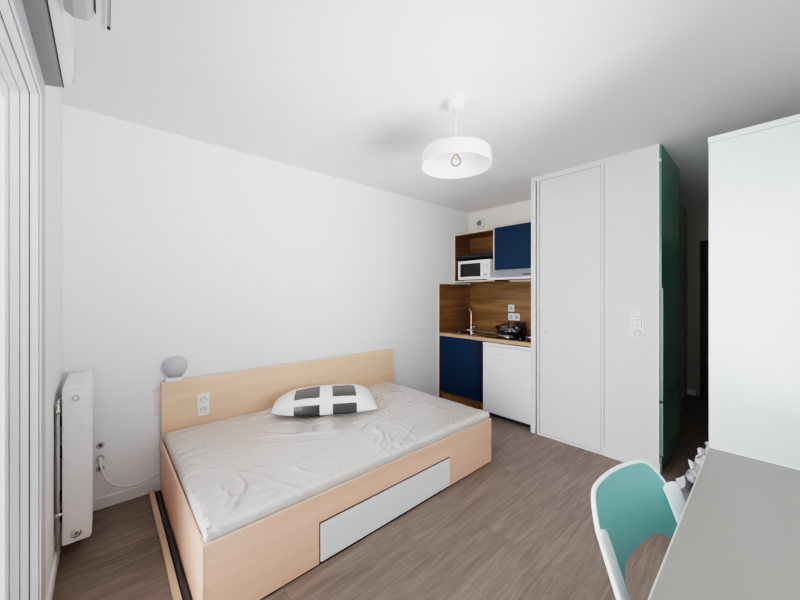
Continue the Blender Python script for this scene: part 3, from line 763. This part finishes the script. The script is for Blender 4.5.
# green technical cupboard on the corridor side
gc = thing('utility_cupboard', 'dark green built-in utility cupboard on the corridor side of the closet', 'cupboard', (3.53, YG, 0))
gy0 = YG-.016
obj('upper_panel', bx(3.158, 3.90, gy0, YG-.001, 1.405, H-.002), M['green'], gc)
for (za, zb, kz) in ((.545, 1.395, 1.00), (.130, .520, .33)):
    dr = obj('door', bx(3.172, 3.89, gy0-.006, YG-.001, za, zb, bev=.003), M['green'], gc)
    f = nb(); box(f, 3.160, 3.171, gy0-.010, YG-.001, za, zb); box(f, 3.160, 3.90, gy0-.010, YG-.001, zb+.001, zb+.009)
    obj('frame_strip', f, M['greenedge'], gc)
    obj('knob', lt([(0, -.024), (.010, -.022), (.012, -.014), (.006, -.008), (.006, 0)], (3.845, gy0-.006, kz), 20, 'Y'), M['steel'], dr, True)
obj('plinth', bx(3.158, 3.90, gy0-.002, YG-.001, .0, .118), M['greenedge'], gc)

# ---------------------------------------------------------------- wardrobe and desk on the right
WX, WY = 1.80, .163
wd = thing('wardrobe', 'tall plain white wardrobe standing at the end of the desk', 'wardrobe', (2.2, -.14, 0))
WX1 = 2.75
obj('side_panel', bx(WX, WX+.019, YR+.002, WY, 0, 1.960, bev=.001), M['ward'], wd)
obj('side_panel', bx(WX1-.019, WX1, YR+.002, WY, 0, 1.960, bev=.001), M['ward'], wd)
obj('top_panel', bx(WX-.002, WX1+.002, YR+.002, WY+.002, 1.962, 1.984, bev=.001), M['ward'], wd)
f = nb(); box(f, WX+.019, WX1-.019, YR+.002, YR+.012, .0, 1.96); box(f, WX+.019, WX1-.019, YR+.012, WY-.02, .06, .08); box(f, WX+.019, WX1-.019, YR+.012, WY-.02, 1.0, 1.019)
obj('interior', f, M['ward'], wd)
mid = (WX+WX1)/2
for (a, b, hx) in ((WX+.021, mid-.002, mid-.04), (mid+.002, WX1-.021, mid+.04)):
    dr = obj('door', bx(a, b, WY-.019, WY-.001, .075, 1.955, bev=.001), M['ward'], wd)
    obj('handle', tb([(hx, WY-.001, .98), (hx, WY+.022, .98), (hx, WY+.022, 1.12), (hx, WY-.001, 1.12)], .005, 8), M['steel'], dr)
obj('plinth', bx(WX+.019, WX1-.019, WY-.04, WY-.025, 0, .06), M['ward'], wd)

DX0 = .22
dk = thing('desk', 'long greige desk top against the wardrobe along the right wall', 'desk', (1.0, -.14, 0))
obj('desktop', bx(DX0, WX-.001, YR+.002, WY-.003, .722, .750), M['desk'], dk)
obj('edge_band', bx(DX0, WX-.001, WY-.003, WY, .722, .7505), M['deskedge'], dk)
obj('side_panel', bx(DX0+.01, DX0+.03, YR+.01, WY-.03, 0, .722), M['ward'], dk)
obj('back_rail', bx(DX0+.03, WX-.002, YR+.012, YR+.030, .50, .722), M['ward'], dk)
obj('joint_strip', bx(WX-.006, WX-.0005, YR+.004, WY-.004, .7505, .754), M['white'], dk)

# ---------------------------------------------------------------- mint chair, pushed in at the desk
ch = thing('chair', 'mint green moulded plastic chair pushed in at the desk', 'chair', (0, 0, 0))
def by(x, z):       # rear surface of the back, leaning backwards with height, wrapping forward at the sides
    return -.215-.36*(z-.60)+.030*(abs(x)/.21)**2.2
def backrest():
    bm = nb(); nx, nz = 48, 26; t = .010; F, B = [], []
    for i in range(nx+1):
        a = 2*i/nx-1; x = .21*a
        # rounded upper corners, arched lower edge
        zt = .800-.012*abs(a)**2-.070*max(0, (abs(a)-.62)/.38)**2.6
        zb = .612-.10*max(0, (abs(a)-.30)/.70)**2.4
        F.append([bm.verts.new((x, by(x, zb+(zt-zb)*j/nz)+t/2, zb+(zt-zb)*j/nz)) for j in range(nz+1)])
        B.append([bm.verts.new((x, by(x, zb+(zt-zb)*j/nz)-t/2, zb+(zt-zb)*j/nz)) for j in range(nz+1)])
    for G in (F, B):
        for i in range(nx):
            for j in range(nz): bm.faces.new((G[i][j], G[i+1][j], G[i+1][j+1], G[i][j+1]))
    rim = [(i, nz) for i in range(nx+1)]+[(nx, j) for j in range(nz-1, -1, -1)]+[(i, 0) for i in range(nx-1, -1, -1)]+[(0, j) for j in range(1, nz)]
    n = len(rim)
    for k in range(n):
        a = rim[k]; b = rim[(k+1) % n]
        bm.faces.new((F[a[0]][a[1]], F[b[0]][b[1]], B[b[0]][b[1]], B[a[0]][a[1]]))
    return bm
obj('backrest', backrest(), M['mint'], ch, 'auto')
# rolled rim around the top and sides, its glare painted pale
pts = []
for i in range(61):
    a = 2*i/60-1; x = .212*a; z = .801-.012*abs(a)**2-.070*max(0, (abs(a)-.62)/.38)**2.6
    pts.append((x, by(x, z), z))
pts = [(-.212, by(.212, z), z) for z in (.54, .58, .62, .66, .69)]+pts+[(.212, by(.212, z), z) for z in (.69, .66, .62, .58, .54)]
o = obj('back_rim', tb(pts, .0062, 10), M['mintglare'], ch, True); o['label'] = 'rounded rim of the backrest with painted glare'
# flat side stiles carrying the back down to the seat
def stile(s):
    path = [(.214, by(.21, .728)+.012, .728), (.214, by(.21, .70)+.016, .70), (.214, by(.21, .64)+.018, .64), (.213, by(.21, .57)+.020, .57), (.200, -.140, .50), (.196, -.105, .455), (.190, -.05, .436)]
    P = spline(path, 6); bm = nb(); rings = []
    n = len(P)
    for i, p in enumerate(P):
        w = .034*min(1, .45+ i*.25); th = .0065
        d = (P[min(i+1, n-1)]-P[max(i-1, 0)]).normalized()
        u = Vector((.95, .3, 0)); u = (u-d*u.dot(d)).normalized(); v = d.cross(u)
        ring = []
        for k in range(12):
            a = 2*PI*k/12; q = Vector(p)+u*(w*math.copysign(abs(math.cos(a))**.7, math.cos(a)))+v*(th*math.sin(a))
            ring.append(bm.verts.new((q.x*s, q.y, q.z)))
        rings.append(ring)
    for a, b in zip(rings, rings[1:]):
        for k in range(12): bm.faces.new((a[k], a[(k+1) % 12], b[(k+1) % 12], b[k]))
    bm.faces.new(rings[0][::-1]); bm.faces.new(rings[-1])
    return bm
for s in (1, -1):
    o = obj('side_stile', stile(s), M['mintglare'], ch, True); o['label'] = 'mint side stile with painted glare'
def seat():
    bm = nb(); nx, ny = 28, 28; T, B = [], []
    for i in range(nx+1):
        a = 2*i/nx-1; rt, rb = [], []
        for j in range(ny+1):
            b = 2*j/ny-1
            # squircle mapping for rounded corners
            x = a*math.sqrt(1-b*b*.22)*.225; y = .01+b*math.sqrt(1-a*a*.22)*.215
            z = .440-.016*(1-a*a)*(1-b*b)-.018*max(0, b-.6)/.4
            rt.append(bm.verts.new((x, y, z))); rb.append(bm.verts.new((x, y, z-.012)))
        T.append(rt); B.append(rb)
    for G in (T, B):
        for i in range(nx):
            for j in range(ny): bm.faces.new((G[i][j], G[i+1][j], G[i+1][j+1], G[i][j+1]))
    rim = [(i, ny) for i in range(nx+1)]+[(nx, j) for j in range(ny-1, -1, -1)]+[(i, 0) for i in range(nx-1, -1, -1)]+[(0, j) for j in range(1, ny)]
    for k in range(len(rim)):
        a = rim[k]; b = rim[(k+1) % len(rim)]
        bm.faces.new((T[a[0]][a[1]], T[b[0]][b[1]], B[b[0]][b[1]], B[a[0]][a[1]]))
    return bm
obj('seat', seat(), M['mint'], ch, 'auto')
for (sx, sy) in ((-1, 1), (1, 1), (-1, -1), (1, -1)):
    obj('leg', tb([(sx*.165, .01+sy*.15, .432), (sx*.19, .01+sy*.175, .22), (sx*.215, .01+sy*.20, .0)], [.017, .015, .011], 12), M['mintglare'], ch, 'auto')
CHX, CHY, CHR = 1.162, .048, 170
ch.location = (CHX, CHY, 0); ch.rotation_euler = (0, 0, math.radians(CHR))

# crumpled plastic wrap between the chair and the wardrobe
def wrap():
    bm = nb(); nx, nz = 130, 60; rows = []
    for i in range(nx+1):
        u = i/nx; x = 1.86+1.0*u; top = .57-.15*u**1.0
        top += .05*(noise.noise(Vector((x*9, 0, 1))))+.025*noise.noise(Vector((x*24, 0, 3)))
        row = []
        for j in range(nz+1):
            t = j/nz; a = PI*t
            z = max(.003, top*math.sin(a)**.8*(1+.12*noise.noise(Vector((x*12, t*9, 2)))))
            y = .180+.055*(1-math.cos(a))*.9 + (0 if t < .45 else 1)*(.035*noise.noise(Vector((x*10, t*7, 5)))+.018*noise.noise(Vector((x*26, t*22, 8))))
            y += .02*abs(noise.noise(Vector((x*18, t*14, 4))))
            row.append(bm.verts.new((x, max(y, .172), z)))
        rows.append(row)
    for i in range(nx):
        for j in range(nz): bm.faces.new((rows[i][j], rows[i+1][j], rows[i+1][j+1], rows[i][j+1]))
    return bm
wr = obj('plastic_wrap', wrap(), M['bag'], None, True)
tag(wr, 'crumpled clear plastic wrap heaped on the floor before the wardrobe', 'plastic wrap')

# ---------------------------------------------------------------- light
wld = bpy.data.worlds.new('World'); bpy.context.scene.world = wld; wld.use_nodes = True
n = wld.node_tree.nodes; l = wld.node_tree.links
bg = n['Background']; bg.inputs['Color'].default_value = (.93, .965, 1.0, 1); bg.inputs['Strength'].default_value = 3.6
def area(name, loc, rot, sx, sy, e, col=(1, 1, 1), portal=False, spread=180):
    L = bpy.data.lights.new(name, 'AREA'); L.shape = 'RECTANGLE'; L.size = sx; L.size_y = sy; L.energy = e; L.color = col; L.spread = math.radians(spread)
    if portal: L.cycles.is_portal = True
    o = bpy.data.objects.new(name, L); C.objects.link(o); o.location = loc; o.rotation_euler = rot
    return o
area('window_daylight', (-.45, .72, 1.08), (0, math.radians(-90), 0), 2.1, 2.2, 29, (.95, .975, 1.0), spread=138)

area('soft_fill', (1.28, -.42, 1.50), (math.radians(113), 0, math.radians(2)), .98, 1.25, 27, (1, .975, .99), spread=84)

# ---------------------------------------------------------------- camera
cam = bpy.data.cameras.new('Camera'); co = bpy.data.objects.new('camera', cam); C.objects.link(co)
F = 331.5
cam.sensor_width = 36; cam.lens = 36*F/800; cam.shift_y = -6/800; cam.clip_start = .02
co.location = (0, 0, 1.36)
co.rotation_euler = (PI/2, 0, math.radians(48.14-90))
sc_ = bpy.context.scene; sc_.camera = co
sc_.view_settings.view_transform = 'Filmic'; sc_.view_settings.look = 'High Contrast'; sc_.view_settings.exposure = 0.6
sc_.cycles.max_bounces = 12; sc_.cycles.diffuse_bounces = 8; sc_.cycles.use_denoising = True
